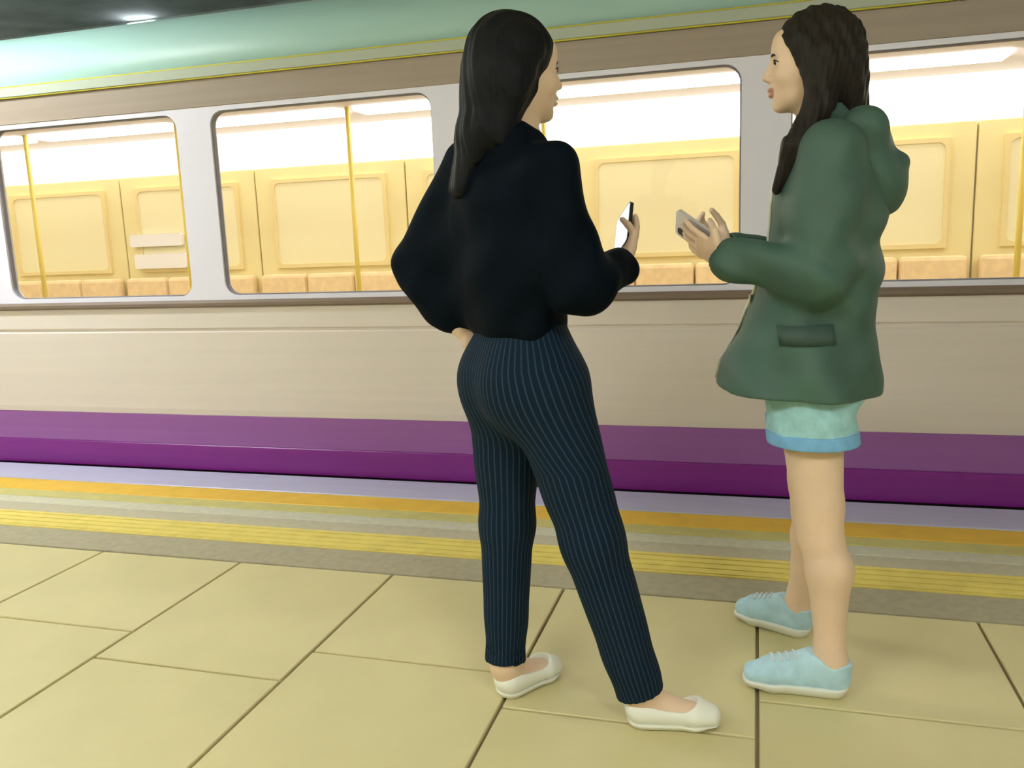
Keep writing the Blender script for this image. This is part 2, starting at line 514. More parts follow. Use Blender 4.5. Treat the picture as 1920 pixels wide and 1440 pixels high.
# white placards on the far wall
plate('notice', round_rect(-5.28, -4.74, 1.20, 1.305, 0.02), I1 - 0.075, I1 - 0.046, 'notice_white', car)['label'] = 'upper white placard inside'
plate('notice', round_rect(-5.25, -4.72, 1.01, 1.135, 0.02), I1 - 0.075, I1 - 0.046, 'notice_white', car)['label'] = 'lower white placard inside'
# running gear
for wx in (-6.6, -4.7, 1.9, 3.8):
    for wy in (4.33, 5.77):
        tube('wheel', [(wx, wy - 0.06, TRACK + 0.46), (wx, wy + 0.06, TRACK + 0.46)], 0.36, 'steel', car, 24)
    tube('axle', [(wx, 4.27, TRACK + 0.46), (wx, 5.83, TRACK + 0.46)], 0.07, 'steel', car, 12)
    cbox('bogie', (wx - 0.35, 4.45, TRACK + 0.42), (wx + 0.35, 5.65, -0.45), 'skirt_dark')
for wy, w in ((4.33, 'nearer the platform'), (5.77, 'nearer the tunnel wall')):
    o = box('rail', (XA, wy - 0.035, TRACK), (XB, wy + 0.035, TRACK + 0.10), 'steel')
    tag(o, 'steel running rail under the train, ' + w, 'rail', 'rails of the track')

# ------------------------------------------------------------------ volumes: shapes as distance fields, surfaced by nets
V3 = lambda *a: np.array(a, dtype=np.float32)
class Vol:
    def __init__(s, lo, hi, h):
        s.lo = np.array(lo, np.float32); s.h = h
        s.n = np.ceil((np.array(hi) - np.array(lo)) / h).astype(int) + 1
        s.d = np.full(s.n, 1.0, np.float32)
    def region(s, lo, hi):
        a = np.clip(np.floor((np.array(lo) - s.lo) / s.h).astype(int), 0, s.n)
        b = np.clip(np.ceil((np.array(hi) - s.lo) / s.h).astype(int) + 1, 0, s.n)
        sl = tuple(slice(i, j) for i, j in zip(a, b))
        ax = [s.lo[i] + s.h * np.arange(a[i], b[i], dtype=np.float32) for i in range(3)]
        X = ax[0][:, None, None]; Y = ax[1][None, :, None]; Z = ax[2][None, None, :]
        return sl, X, Y, Z
    def mix(s, f, lo, hi, k, mode='add'):
        pad = k + 3 * s.h
        sl, X, Y, Z = s.region(np.array(lo) - pad, np.array(hi) + pad)
        if 0 in s.d[sl].shape: return
        e = f(X, Y, Z); d = s.d[sl]
        if mode == 'sub':
            e = -e
            if k > 0:
                hh = np.maximum(k - np.abs(d - e), 0) / k
                s.d[sl] = np.maximum(d, e) + hh * hh * k / 4
            else:
                s.d[sl] = np.maximum(d, e)
        else:
            if k > 0:
                hh = np.maximum(k - np.abs(d - e), 0) / k
                s.d[sl] = np.minimum(d, e) - hh * hh * k / 4
            else:
                s.d[sl] = np.minimum(d, e)
    def cone(s, a, b, r1, r2, k=0.01, w=None, ws=1.0, mode='add'):
        """tapered limb from a to b; w, ws: widened ws times along the direction w"""
        a = np.array(a, np.float32); b = np.array(b, np.float32)
        ab = b - a; L = float(ab @ ab) + 1e-12
        R = max(r1, r2) * max(ws, 1.0)
        if w is not None:
            w = np.array(w, np.float32); w = w / np.linalg.norm(w)
        def f(X, Y, Z):
            px, py, pz = X - a[0], Y - a[1], Z - a[2]
            t = np.clip((px * ab[0] + py * ab[1] + pz * ab[2]) / L, 0, 1)
            qx, qy, qz = px - t * ab[0], py - t * ab[1], pz - t * ab[2]
            q2 = qx * qx + qy * qy + qz * qz
            if w is not None:
                qw = qx * w[0] + qy * w[1] + qz * w[2]
                q2 = q2 - qw * qw + (qw / ws) ** 2
            return np.sqrt(np.maximum(q2, 0)) - (r1 + (r2 - r1) * t)
        s.mix(f, np.minimum(a, b) - R, np.maximum(a, b) + R, k, mode)
    def ell(s, c, rad, axes=None, k=0.01, mode='add'):
        c = np.array(c, np.float32)
        A = np.eye(3) if axes is None else np.array(axes, np.float32)
        R = max(rad)
        def f(X, Y, Z):
            px, py, pz = X - c[0], Y - c[1], Z - c[2]
            u = [(px * A[i][0] + py * A[i][1] + pz * A[i][2]) for i in range(3)]
            k0 = np.sqrt(sum((u[i] / rad[i]) ** 2 for i in range(3)))
            k1 = np.sqrt(sum((u[i] / rad[i] ** 2) ** 2 for i in range(3))) + 1e-6
            return k0 * (k0 - 1) / k1
        s.mix(f, c - R, c + R, k, mode)
    def cut(s, p, n, lo=None, hi=None, k=0.0):
        """remove what lies on the side of the plane that n points to, inside lo..hi"""
        p = np.array(p, np.float32); n = np.array(n, np.float32); n = n / np.linalg.norm(n)
        lo = s.lo if lo is None else lo
        hi = s.lo + s.h * s.n if hi is None else hi
        sl, X, Y, Z = s.region(lo, hi)
        e = (X - p[0]) * n[0] + (Y - p[1]) * n[1] + (Z - p[2]) * n[2]
        s.d[sl] = np.maximum(s.d[sl], e)
    def ripple(s, f, lo=None, hi=None):
        lo = s.lo if lo is None else lo
        hi = s.lo + s.h * s.n if hi is None else hi
        sl, X, Y, Z = s.region(lo, hi)
        s.d[sl] = s.d[sl] + f(X, Y, Z).astype(np.float32)
    def mesh(s, name, smooth_it=1):
        d = s.d; S = d < 0
        n = s.n
        c = np.zeros(n - 1, np.int8)
        for i in (0, 1):
            for j in (0, 1):
                for k in (0, 1):
                    c += S[i:n[0] - 1 + i, j:n[1] - 1 + j, k:n[2] - 1 + k]
        act = (c > 0) & (c < 8)
        del c
        idx = np.argwhere(act)
        vid = np.full(n - 1, -1, np.int32)
        vid[act] = np.arange(len(idx), dtype=np.int32)
        del act
        corners = [(i, j, k) for i in (0, 1) for j in (0, 1) for k in (0, 1)]
        val = np.stack([d[idx[:, 0] + i, idx[:, 1] + j, idx[:, 2] + k] for i, j, k in corners], 1)
        acc = np.zeros((len(idx), 3)); cnt = np.zeros(len(idx))
        for p in range(8):
            for q in range(p + 1, 8):
                df = [abs(corners[p][t] - corners[q][t]) for t in range(3)]
                if sum(df) != 1: continue
                va, vb = val[:, p], val[:, q]
                m = (va < 0) != (vb < 0)
                t = np.where(m, va / np.where(m, va - vb, 1), 0)
                cp = np.array(corners[p], float); cq = np.array(corners[q], float)
                acc += np.where(m[:, None], cp + t[:, None] * (cq - cp), 0); cnt += m
        pos = s.lo + s.h * (idx + acc / cnt[:, None])
        quads = []
        for ax in range(3):
            b, cc = (ax + 1) % 3, (ax + 2) % 3
            sl0 = [slice(None)] * 3; sl1 = [slice(None)] * 3
            sl0[ax] = slice(0, n[ax] - 1); sl1[ax] = slice(1, n[ax])
            for sl in (sl0, sl1):
                sl[b] = slice(1, n[b] - 1); sl[cc] = slice(1, n[cc] - 1)
            s0 = S[tuple(sl0)]; s1 = S[tuple(sl1)]
            e = np.argwhere(s0 != s1)
            inside = s0[e[:, 0], e[:, 1], e[:, 2]]
            base = e.copy(); base[:, b] += 1; base[:, cc] += 1
            def cell(db, dc):
                q = base.copy(); q[:, b] -= db; q[:, cc] -= dc
                return vid[q[:, 0], q[:, 1], q[:, 2]]
            Q = np.stack([cell(1, 1), cell(0, 1), cell(0, 0), cell(1, 0)], 1)
            Q[~inside] = Q[~inside][:, ::-1]
            quads.append(Q)
        Q = np.concatenate(quads)
        for _ in range(smooth_it):
            a2 = np.zeros_like(pos); w2 = np.zeros(len(pos))
            for u, v in ((0, 1), (1, 2), (2, 3), (3, 0)):
                for g, hh in ((u, v), (v, u)):
                    for t in range(3):
                        a2[:, t] += np.bincount(Q[:, g], pos[Q[:, hh], t], len(pos))
                    w2 += np.bincount(Q[:, g], minlength=len(pos))
            pos = 0.5 * pos + 0.5 * a2 / np.maximum(w2, 1)[:, None]
        me = bpy.data.meshes.new(name)
        me.vertices.add(len(pos)); me.vertices.foreach_set('co', pos.astype(np.float32).ravel())
        me.loops.add(Q.size); me.loops.foreach_set('vertex_index', Q.astype(np.int32).ravel())
        me.polygons.add(len(Q)); me.polygons.foreach_set('loop_start', np.arange(0, Q.size, 4, dtype=np.int32))
        me.polygons.foreach_set('use_smooth', np.ones(len(Q), bool))
        me.update(calc_edges=True)
        me.validate()
        return me, pos

def unit(v):
    v = np.array(v, float); return v / np.linalg.norm(v)

def head(vol, c, F, hair_only=False):
    """head with face; c: centre, F: facing direction"""
    F = unit(F); U = unit(np.array([0, 0, 1.0]) - F * F[2]); S = np.cross(F, U)
    P = lambda f, sd, u: c + F * f + S * sd + U * u
    ax = (F, S, U)
    vol.ell(P(-0.012, 0, 0.022), (0.094, 0.074, 0.090), ax, 0.01)
    vol.ell(P(0.030, 0, -0.035), (0.062, 0.058, 0.078), ax, 0.03)
    vol.ell(P(0.052, 0, -0.078), (0.036, 0.040, 0.026), ax, 0.025)
    vol.ell(P(0.078, 0, -0.096), (0.016, 0.018, 0.014), ax, 0.018)
    vol.ell(P(0.076, 0, 0.036), (0.016, 0.042, 0.034), ax, 0.03)
    for q in (-1, 1):
        vol.ell(P(0.066, q * 0.036, -0.032), (0.022, 0.022, 0.022), ax, 0.02)
        vol.ell(P(0.097, q * 0.030, 0.000), (0.014, 0.017, 0.010), ax, 0.014, 'sub')
        vol.ell(P(0.077, q * 0.030, -0.001), (0.0125, 0.015, 0.0095), ax, 0.006)
        vol.ell(P(-0.006, q * 0.075, -0.012), (0.020, 0.008, 0.031), ax, 0.006)
        vol.ell(P(0.000, q * 0.083, -0.010), (0.011, 0.006, 0.018), ax, 0.006, 'sub')
    vol.cone(P(0.088, 0, 0.010), P(0.108, 0, -0.028), 0.007, 0.0095, 0.010)
    for q in (-1, 1):
        vol.ell(P(0.096, q * 0.011, -0.034), (0.011, 0.0075, 0.0075), ax, 0.008)
    vol.ell(P(0.088, 0, -0.054), (0.013, 0.022, 0.013), ax, 0.012)
    vol.ell(P(0.0985, 0, -0.0575), (0.0085, 0.020, 0.0050), ax, 0.004)
    vol.ell(P(0.0965, 0, -0.0690), (0.0085, 0.018, 0.0055), ax, 0.004)
    vol.ell(P(0.106, 0, -0.0630), (0.008, 0.022, 0.0012), ax, 0.003, 'sub')

def hand(vol, wrist, D, N, T, curl=0.35, thumb_in=0.3, k=0.005):
    """wrist; D: direction of the palm; N: where the palm faces; T: thumb side"""
    D = unit(D); N = unit(np.array(N, float) - D * np.dot(N, D)); T0 = unit(np.cross(D, N))
    if np.dot(T0, T) < 0: T0 = -T0
    T = T0
    kn = wrist + D * 0.080
    vol.cone(wrist + D * 0.012, wrist + D * 0.040, 0.0150, 0.0165, 0.010, T, 1.55)
    vol.cone(wrist + D * 0.036, kn - D * 0.006, 0.0150, 0.0125, 0.010, T, 2.55)
    for off, L, dc in ((0.0305, 0.070, 0.0), (0.0105, 0.078, 0.03), (-0.0095, 0.073, 0.05), (-0.0290, 0.057, 0.09)):
        p = kn + T * off * 0.95 - D * (0.004 if abs(off) < 0.02 else 0.010)
        ang = 0.06 + 0.5 * (curl + dc)
        spread = off * 1.6
        r = 0.0082
        for seg, fr in enumerate((0.46, 0.30, 0.24)):
            d = unit(D * math.cos(ang) + N * math.sin(ang) + T * spread)
            q = p + d * L * fr
            vol.cone(p, q, r, r - 0.0006, k if seg == 0 else 0.003)
            p = q; r -= 0.0006; ang += curl + dc
    b = wrist + D * 0.022 + T * 0.022
    d = unit(D * 0.62 + T * 0.72 + N * 0.25)
    m = b + d * 0.042
    vol.cone(b, m, 0.0125, 0.0095, 0.010)
    d = unit(D * 0.85 + T * (0.45 - thumb_in) + N * (0.15 + thumb_in))
    e = m + d * 0.030
    vol.cone(m, e, 0.0095, 0.0085, 0.004)
    d = unit(D * 0.92 + T * (0.25 - thumb_in) + N * (0.2 + thumb_in))
    vol.cone(e, e + d * 0.025, 0.0085, 0.007, 0.003)

def foot(vol, ankle, heel, toe, rs=1.0):
    heel = np.array(heel, float); toe = np.array(toe, float)
    d = unit(toe - heel); L = np.linalg.norm(toe - heel); up = np.array([0, 0, 1.0]); sd = np.cross(d, up)
    hp = heel + d * 0.030 + up * 0.034
    ball = heel + d * (L * 0.70) + up * 0.026
    tip = heel + d * (L - 0.026) + up * 0.020
    vol.cone(ankle, hp, 0.034 * rs, 0.030 * rs, 0.03)
    vol.cone(hp, ball, 0.031 * rs, 0.026 * rs, 0.02, sd, 1.22)
    vol.cone(ball, tip, 0.025 * rs, 0.017 * rs, 0.012, sd, 1.6)
    vol.cone(ankle - up * 0.005, ball + up * 0.006, 0.033 * rs, 0.022 * rs, 0.03)

def shoe(name, heel, toe, label, cut_z, open_from, open_to, m_up, m_sole, sole_h, parent, ankle, collar, laces):
    """shoe on the ground; heel and toe: ends of the footprint"""
    heel = np.array(heel, float); toe = np.array(toe, float)
    d = unit(toe - heel); L = np.linalg.norm(toe - heel); up = np.array([0, 0, 1.0]); sd = np.cross(d, up)
    lo = np.minimum(heel, toe) - 0.09; hi = np.maximum(heel, toe) + 0.09
    lo[2] = -0.02; hi[2] = 0.17
    v = Vol(lo, hi, 0.0028)
    hp = heel + d * 0.036 + up * (0.036 + sole_h * 0.5)
    ball = heel + d * (L * 0.70) + up * (0.030 + sole_h * 0.6)
    tip = heel + d * (L - 0.033) + up * (0.023 + sole_h * 0.7)
    v.cone(hp, ball, 0.037, 0.032, 0.02, sd, 1.12)
    v.cone(ball, tip, 0.031, 0.024, 0.012, sd, 1.42)
    if collar:
        v.cone(ankle + up * 0.012 - d * 0.006, hp, 0.048, 0.037, 0.02, sd, 0.92)
        v.cone(ankle + d * 0.02 + up * 0.005, ball + up * 0.012, 0.034, 0.022, 0.03)
        v.cut(ankle + up * 0.012, up * 0.95 - d * 0.22)
        v.ell(ankle + up * 0.022 - d * 0.004, (0.030, 0.08, 0.020), (d, sd, up), 0.012, 'sub')
        v.cone(ankle - up * 0.03, ankle + up * 0.08, 0.029, 0.040, 0.008, mode='sub')
    else:
        v.cut(heel + up * cut_z, up - d * 0.10)
        v.cone(heel + d * open_from + up * 0.058, heel + d * open_to + up * 0.066, 0.030, 0.034, 0.006, sd, 1.0, mode='sub')
    v.cut((0, 0, sole_h), (0, 0, -1))
    me, _ = v.mesh(name, 4)
    o = link(name, me, m_up, parent)
    if label: o['label'] = label
    v = Vol(lo, hi, 0.003)
    for q, (ra, rb) in ((0.036, (0.037, 0.037)),):
        v.cone(heel + d * 0.040 + up * 0.03, ball * [1, 1, 0] + up * 0.03, 0.0395, 0.036, 0.01, sd, 1.12)
        v.cone(ball * [1, 1, 0] + up * 0.03, tip * [1, 1, 0] + up * 0.03, 0.035, 0.027, 0.01, sd, 1.42)
    v.cut((0, 0, sole_h + 0.004), (0, 0, 1)); v.cut((0, 0, 0.0005), (0, 0, -1))
    me, _ = v.mesh('sole', 1)
    link('sole', me, m_sole, o)
    if laces:
        bpy.context.view_layer.update()
        for i in range(4):
            t = 0.50 + 0.065 * i
            bmn = []
            for q in (-1, -0.5, 0, 0.5, 1):
                c0 = heel + d * (L * t + 0.004 * q) + sd * 0.022 * q + up * 0.3
                ok, loc, nrm, _ = o.ray_cast(Vector(c0), Vector((0, 0, -1)))
                if ok: bmn.append(loc + Vector((0, 0, 0.0015)))
            if len(bmn) > 2: tube('lace', bmn, 0.0034, 'lace', o, 8)
    return o

# ------------------------------------------------------------------ person in navy, seen from behind at the left
fA = unit((0.72, 0.69, 0)); rA = np.cross(fA, (0, 0, 1.0)); up = np.array([0, 0, 1.0])
J = dict(head=V3(-0.531, 1.93, 1.528), neck=V3(-0.548, 1.92, 1.385), shR=V3(-0.425, 1.815, 1.290), shL=V3(-0.680, 2.02, 1.325),
         elL=V3(-0.862, 2.05, 1.095), wrL=V3(-0.716, 1.99, 0.935), elR=V3(-0.375, 1.80, 1.045), wrR=V3(-0.300, 1.985, 1.085),
         pel=V3(-0.535, 1.93, 0.84), hipR=V3(-0.462, 1.868, 0.80), hipL=V3(-0.600, 1.985, 0.80),
         knR=V3(-0.362, 1.85, 0.45), anR=V3(-0.256, 1.846, 0.085), knL=V3(-0.600, 1.955, 0.44), anL=V3(-0.603, 1.90, 0.085))
RH, RT = V3(-0.290, 1.838, 0), V3(-0.060, 1.868, 0)
LH, LT = V3(-0.618, 1.872, 0), V3(-0.492, 2.045, 0)
hdirA = unit((0.80, 0.60, -0.06))
v = Vol((-0.97, 1.68, -0.01), (-0.02, 2.20, 1.66), 0.003)
head(v, J['head'].astype(float), hdirA)
v.cone(J['head'] - up * 0.05 - hdirA * 0.025, J['neck'] - up * 0.02, 0.052, 0.055, 0.03)
v.cone(J['neck'] - up * 0.05, V3(-0.55, 1.925, 1.22), 0.075, 0.098, 0.05, rA, 1.45)
v.cone(V3(-0.55, 1.925, 1.22), V3(-0.54, 1.93, 1.02), 0.098, 0.085, 0.05, rA, 1.35)
v.cone(V3(-0.54, 1.93, 1.02), J['pel'], 0.085, 0.105, 0.05, rA, 1.35)
for s_ in 'RL':
    v.cone(J['sh' + s_], J['el' + s_], 0.043, 0.036, 0.04)
    v.cone(J['el' + s_], J['wr' + s_], 0.036, 0.024, 0.02)
    v.cone(J['hip' + s_], J['kn' + s_], 0.080, 0.053, 0.03)
    v.cone(J['kn' + s_], J['an' + s_] * 0.6 + J['kn' + s_] * 0.4, 0.051, 0.044, 0.02)
    v.cone(J['an' + s_] * 0.6 + J['kn' + s_] * 0.4, J['an' + s_], 0.044, 0.033, 0.02)
foot(v, J['anR'].astype(float), RH + fA * 0 + (RT - RH) * 0.03, RT - (RT - RH) * 0.05, 0.85)
foot(v, J['anL'].astype(float), LH + (LT - LH) * 0.03, LT - (LT - LH) * 0.05, 0.85)
hand(v, J['wrR'].astype(float), (0.10, 0.80, 0.55), (-0.6, 0.0, 0.5), (-0.4, -0.4, 0.9), 0.16, 0.62)
hand(v, J['wrL'].astype(float), (0.75, 0.20, -0.62), (0.5, -0.55, 0.3), (0.2, 0.9, 0.3), 0.25, 0.0)
v.cut((0, 0, 0.006), (0, 0, -1))
me, _ = v.mesh('person', 1)
pA = link('person', me, 'skin')
tag(pA, 'person in navy blouse and pinstripe trousers, back turned, elbow out with hand on hip', 'person', 'people waiting on the platform')

# blouse
v = Vol((-1.0, 1.66, 0.86), (-0.2, 2.20, 1.45), 0.0045)
v.cone(J['neck'] - up * 0.045, V3(-0.555, 1.925, 1.24), 0.080, 0.112, 0.05, rA, 1.42)
v.cone(V3(-0.555, 1.925, 1.24), V3(-0.548, 1.93, 1.06), 0.114, 0.112, 0.05, rA, 1.35)
v.cone(V3(-0.548, 1.93, 1.06), V3(-0.54, 1.93, 0.965), 0.112, 0.106, 0.05, rA, 1.34)
v.cone(J['neck'] - up * 0.01, J['neck'] - up * 0.05, 0.056, 0.075, 0.03)
v.cone(J['shL'], J['elL'], 0.068, 0.048, 0.05)
v.cone(V3(-0.66, 2.00, 1.13), J['elL'] + V3(0.02, 0, -0.005), 0.100, 0.042, 0.06)
v.cone(J['elL'], J['wrL'] + V3(-0.02, 0, 0.02), 0.046, 0.040, 0.03)
v.cone(V3(-0.64, 1.98, 1.0), V3(-0.76, 2.01, 1.02), 0.075, 0.05, 0.06)
v.cone(J['shR'], J['elR'], 0.064, 0.062, 0.05)
v.cone(V3(-0.46, 1.85, 1.12), J['elR'] + V3(0, 0.02, 0), 0.085, 0.055, 0.06)
v.cone(J['elR'], J['wrR'] - V3(0.01, 0.03, 0.008), 0.062, 0.047, 0.03)
v.ripple(lambda X, Y, Z: 0.0085 * np.sin(26 * (X * 0.75 + Z * 0.5) + 3 * np.sin(7 * Z + 4 * Y)) * np.clip((1.36 - Z) * 6, 0, 1)
         + 0.0028 * np.sin(61 * (X * 0.9 - Z * 0.35 + Y * 0.5) + 2 * np.sin(9 * Z)))
v.cone(J['neck'] + up * 0.02, J['neck'] - up * 0.03, 0.058, 0.050, 0.006, mode='sub')
v.cone(V3(-0.54, 1.93, 0.80), V3(-0.54, 1.93, 0.915), 0.105, 0.094, 0.004, rA, 1.32, mode='sub')
v.cone(J['wrR'] - (J['elR'] - J['wrR']) * 0.3, J['wrR'] + (J['elR'] - J['wrR']) * 0.22, 0.034, 0.034, 0.004, mode='sub')
me, _ = v.mesh('blouse', 1)
link('blouse', me, 'blouse', pA)

# trousers, stripes measured around each leg
v = Vol((-0.80, 1.70, 0.03), (-0.15, 2.16, 0.98), 0.0045)
v.cone(V3(-0.54, 1.93, 0.95), J['pel'], 0.098, 0.120, 0.04, rA, 1.33)
v.cone(J['pel'], J['pel'] - up * 0.05, 0.120, 0.112, 0.03, rA, 1.36)
for q in (-1, 1):
    v.ell(J['pel'] - fA * 0.052 + rA * 0.068 * q - up * 0.035, (0.078, 0.078, 0.092), None, 0.06)
HEM = {}
for s_, rk, rh in (('R', 0.074, 0.057), ('L', 0.068, 0.050)):
    hip, kn, an = J['hip' + s_], J['kn' + s_], J['an' + s_]
    v.cone(hip - up * 0.01, kn, 0.098, rk, 0.05)
    hem = an + (kn - an) * (-0.02 if s_ == 'R' else 0.02)
    v.cone(kn, hem - (kn - hem) * 0.05, rk, rh, 0.03)
    HEM[s_] = hem
v.ripple(lambda X, Y, Z: 0.0022 * np.sin(34 * (X + Y * 0.6) + 6 * np.sin(5 * Z)) * np.exp(-((Z - 0.47) / 0.16) ** 2)
         + 0.0022 * np.sin(48 * Z + 9 * X) * np.exp(-((Z - 0.12) / 0.10) ** 2))
for s_ in 'RL':
    hem, kn = HEM[s_], J['kn' + s_]
    v.cut(hem, hem - kn, hem - 0.12, hem + np.array([0.12, 0.12, 0.05]))
    v.cone(hem - (kn - hem) * 0.2, hem + (kn - hem) * 0.10, 0.046, 0.046, 0.003, mode='sub')
v.cut((0, 0, 0.955), (0, 0, 1))
me, pos = v.mesh('trousers', 1)
mid = (J['hipR'] + J['hipL']) / 2
side = ((pos - J['pel']) @ rA) + (pos[:, 2] - 0.84) * 0.0
axR = np.where((pos[:, 2] > 0.45)[:, None], J['hipR'] + (J['knR'] - J['hipR']) * ((0.80 - pos[:, 2]) / 0.35)[:, None], J['knR'] + (J['anR'] - J['knR']) * ((0.45 - pos[:, 2]) / 0.365)[:, None])
axL = np.where((pos[:, 2] > 0.44)[:, None], J['hipL'] + (J['knL'] - J['hipL']) * ((0.80 - pos[:, 2]) / 0.36)[:, None], J['knL'] + (J['anL'] - J['knL']) * ((0.44 - pos[:, 2]) / 0.355)[:, None])
isR = np.linalg.norm(pos - axR, axis=1) < np.linalg.norm(pos - axL, axis=1)
ax_ = np.where(isR[:, None], axR, axL)
dlt = pos - ax_
up_part = np.clip((pos[:, 2] - 0.62) / 0.24, 0, 1)
ang_leg = np.arctan2(dlt @ rA, -(dlt @ fA)) * 0.066 + np.where(isR, 0.07, -0.07)
dp = pos - np.where(True, J['pel'], J['pel'])
ang_hip = np.arctan2(dp @ rA, -(dp @ fA)) * 0.135
att = me.attributes.new('around', 'FLOAT', 'POINT')
att.data.foreach_set('value', (ang_leg * (1 - up_part) + ang_hip * up_part).astype(np.float32))
link('trousers', me, 'pinstripe', pA)

# hair: cap and a long fall down the back
v = Vol((-0.72, 1.76, 1.18), (-0.38, 2.08, 1.66), 0.003)
Fh = hdirA; Uh = unit(up - Fh * Fh[2]); Sh = np.cross(Fh, Uh); hc = J['head'].astype(float)
P = lambda f, sd, u: hc + Fh * f + Sh * sd + Uh * u
v.ell(P(-0.014, 0, 0.026), (0.104, 0.088, 0.098), (Fh, Sh, Uh), 0.01)
v.ell(P(-0.035, 0, -0.04), (0.082, 0.084, 0.09), (Fh, Sh, Uh), 0.03)
bk = -unit((0.80, 0.60, 0))
v.cone(P(-0.055, 0, -0.02), J['neck'] + bk * 0.075 + up * 0.0, 0.055, 0.045, 0.04, Sh, 1.35)
v.cone(J['neck'] + bk * 0.075, J['neck'] + bk * 0.125 - up * 0.12, 0.043, 0.022, 0.03, Sh, 1.55)
v.cone(P(-0.02, -0.07, -0.03), J['neck'] + bk * 0.02 - Sh * 0.07 - up * 0.02, 0.028, 0.024, 0.03)
v.cone(P(-0.02, 0.07, -0.03), J['neck'] + bk * 0.04 + Sh * 0.06 - up * 0.02, 0.030, 0.024, 0.03)
v.ripple(lambda X, Y, Z: 0.0016 * np.sin(150 * ((X - hc[0]) * Sh[0] + (Y - hc[1]) * Sh[1]) + 5 * np.sin(9 * Z)) + 0.001 * np.sin(330 * ((X - hc[0]) * Sh[0] + (Y - hc[1]) * Sh[1] + 0.2 * (Z - 1.5))))
v.ell(P(0.100, 0, -0.035), (0.070, 0.070, 0.095), (Fh, Sh, Uh), 0.012, 'sub')
me, _ = v.mesh('hair', 1)
link('hair', me, 'hair_a', pA)
shoe('shoe', RH, RT, None, 0.064, 0.055, 0.135, 'shoe_white', 'sole_pale', 0.012, pA, J['anR'].astype(float), False, False)
shoe('shoe', LH, LT, None, 0.064, 0.055, 0.130, 'shoe_white', 'sole_pale', 0.012, pA, J['anL'].astype(float), False, False)

def face_parts(c, F, parent):
    F = unit(F); U = unit(np.array([0, 0, 1.0]) - F * F[2]); S = np.cross(F, U)
    for q in (-1, 1):
        p = c + F * 0.0795 + S * 0.030 * q + U * 0.0
        vv = Vol(p - 0.02, p + 0.02, 0.0015)
        vv.ell(p, (0.0118, 0.0125, 0.0062), (F, S, U), 0.0)
        me, _ = vv.mesh('eye', 0)
        e = link('eye', me, 'eye_white', parent)
        vv = Vol(p - 0.02, p + 0.02, 0.0015)
        vv.ell(p + F * 0.0062 + S * 0.002 * q, (0.0070, 0.0074, 0.0062), (F, S, U), 0.0)
        me, _ = vv.mesh('iris', 0)
        link('iris', me, 'eye_dark', e)
        pts = [c + F * (0.0945 - 0.0042 * t * t) + S * q * (0.014 + 0.012 * t) + U * (0.0185 + 0.003 * t - 0.0025 * t * t) for t in (0, 0.7, 1.4, 2.1, 2.7)]
        tube('eyebrow', pts, 0.0034, 'hair_b', parent, 8)
        pts = [p + F * (0.0122 - 0.0028 * t * t) + S * q * 0.0068 * t + U * (0.0058 - 0.0018 * t * t) for t in (-1.4, -0.7, 0, 0.7, 1.4, 2.0)]
        tube('eyelashes', pts, 0.0016, 'hair_b', e, 6)
face_parts(J['head'].astype(float), hdirA, pA)

# ------------------------------------------------------------------ person in the green jacket, in profile at the right
fB = np.array([-1.0, 0.0, 0.0]); rB = np.cross(fB, up)    # rB points to +Y (away)
K = dict(head=V3(0.124, 2.20, 1.536), neck=V3(0.155, 2.20, 1.385), shL=V3(0.160, 2.055, 1.315), shR=V3(0.165, 2.345, 1.315),
         elL=V3(0.135, 2.02, 1.045), wrL=V3(-0.070, 2.08, 1.085), elR=V3(0.135, 2.375, 1.04), wrR=V3(-0.060, 2.285, 1.10),
         pel=V3(0.130, 2.20, 0.83), hipL=V3(0.120, 2.125, 0.79), hipR=V3(0.125, 2.275, 0.79),
         knL=V3(0.158, 2.095, 0.43), anL=V3(0.188, 2.075, 0.088), knR=V3(0.150, 2.30, 0.43), anR=V3(0.128, 2.385, 0.088))
BLH, BLT = V3(0.232, 2.078, 0), V3(-0.030, 2.070, 0)
BRH, BRT = V3(0.160, 2.375, 0), V3(-0.055, 2.470, 0)
hB = unit((-1.0, -0.02, -0.03))
v = Vol((-0.30, 1.93, -0.01), (0.34, 2.50, 1.66), 0.003)
head(v, K['head'].astype(float), hB)
v.cone(K['head'] - up * 0.05 - hB * 0.022, K['neck'] - up * 0.02, 0.050, 0.053, 0.03)
v.cone(K['neck'] - up * 0.05, V3(0.15, 2.20, 1.20), 0.075, 0.095, 0.05, rB, 1.4)
v.cone(V3(0.15, 2.20, 1.20), V3(0.14, 2.20, 1.02), 0.095, 0.082, 0.05, rB, 1.35)
v.cone(V3(0.14, 2.20, 1.02), K['pel'], 0.082, 0.10, 0.05, rB, 1.35)
for s_ in 'RL':
    v.cone(K['sh' + s_], K['el' + s_], 0.041, 0.035, 0.04)
    v.cone(K['el' + s_], K['wr' + s_], 0.035, 0.0235, 0.02)
    hip, kn, an = K['hip' + s_], K['kn' + s_], K['an' + s_]
    v.cone(hip, kn + (hip - kn) * 0.12, 0.084, 0.056, 0.03)
    v.cone(kn + (hip - kn) * 0.15, kn - up * 0.03, 0.055, 0.049, 0.02)
    cf = kn * 0.68 + an * 0.32 - fB * 0.012
    v.cone(kn - up * 0.02, cf, 0.048, 0.053, 0.025)
    v.cone(cf, an + (kn - an) * 0.12, 0.053, 0.034, 0.025)
    v.cone(an + (kn - an) * 0.12, an, 0.034, 0.034, 0.02)
foot(v, K['anL'].astype(float), BLH + (BLT - BLH) * 0.06, BLT - (BLT - BLH) * 0.06, 0.86)
foot(v, K['anR'].astype(float), BRH + (BRT - BRH) * 0.06, BRT - (BRT - BRH) * 0.06, 0.86)
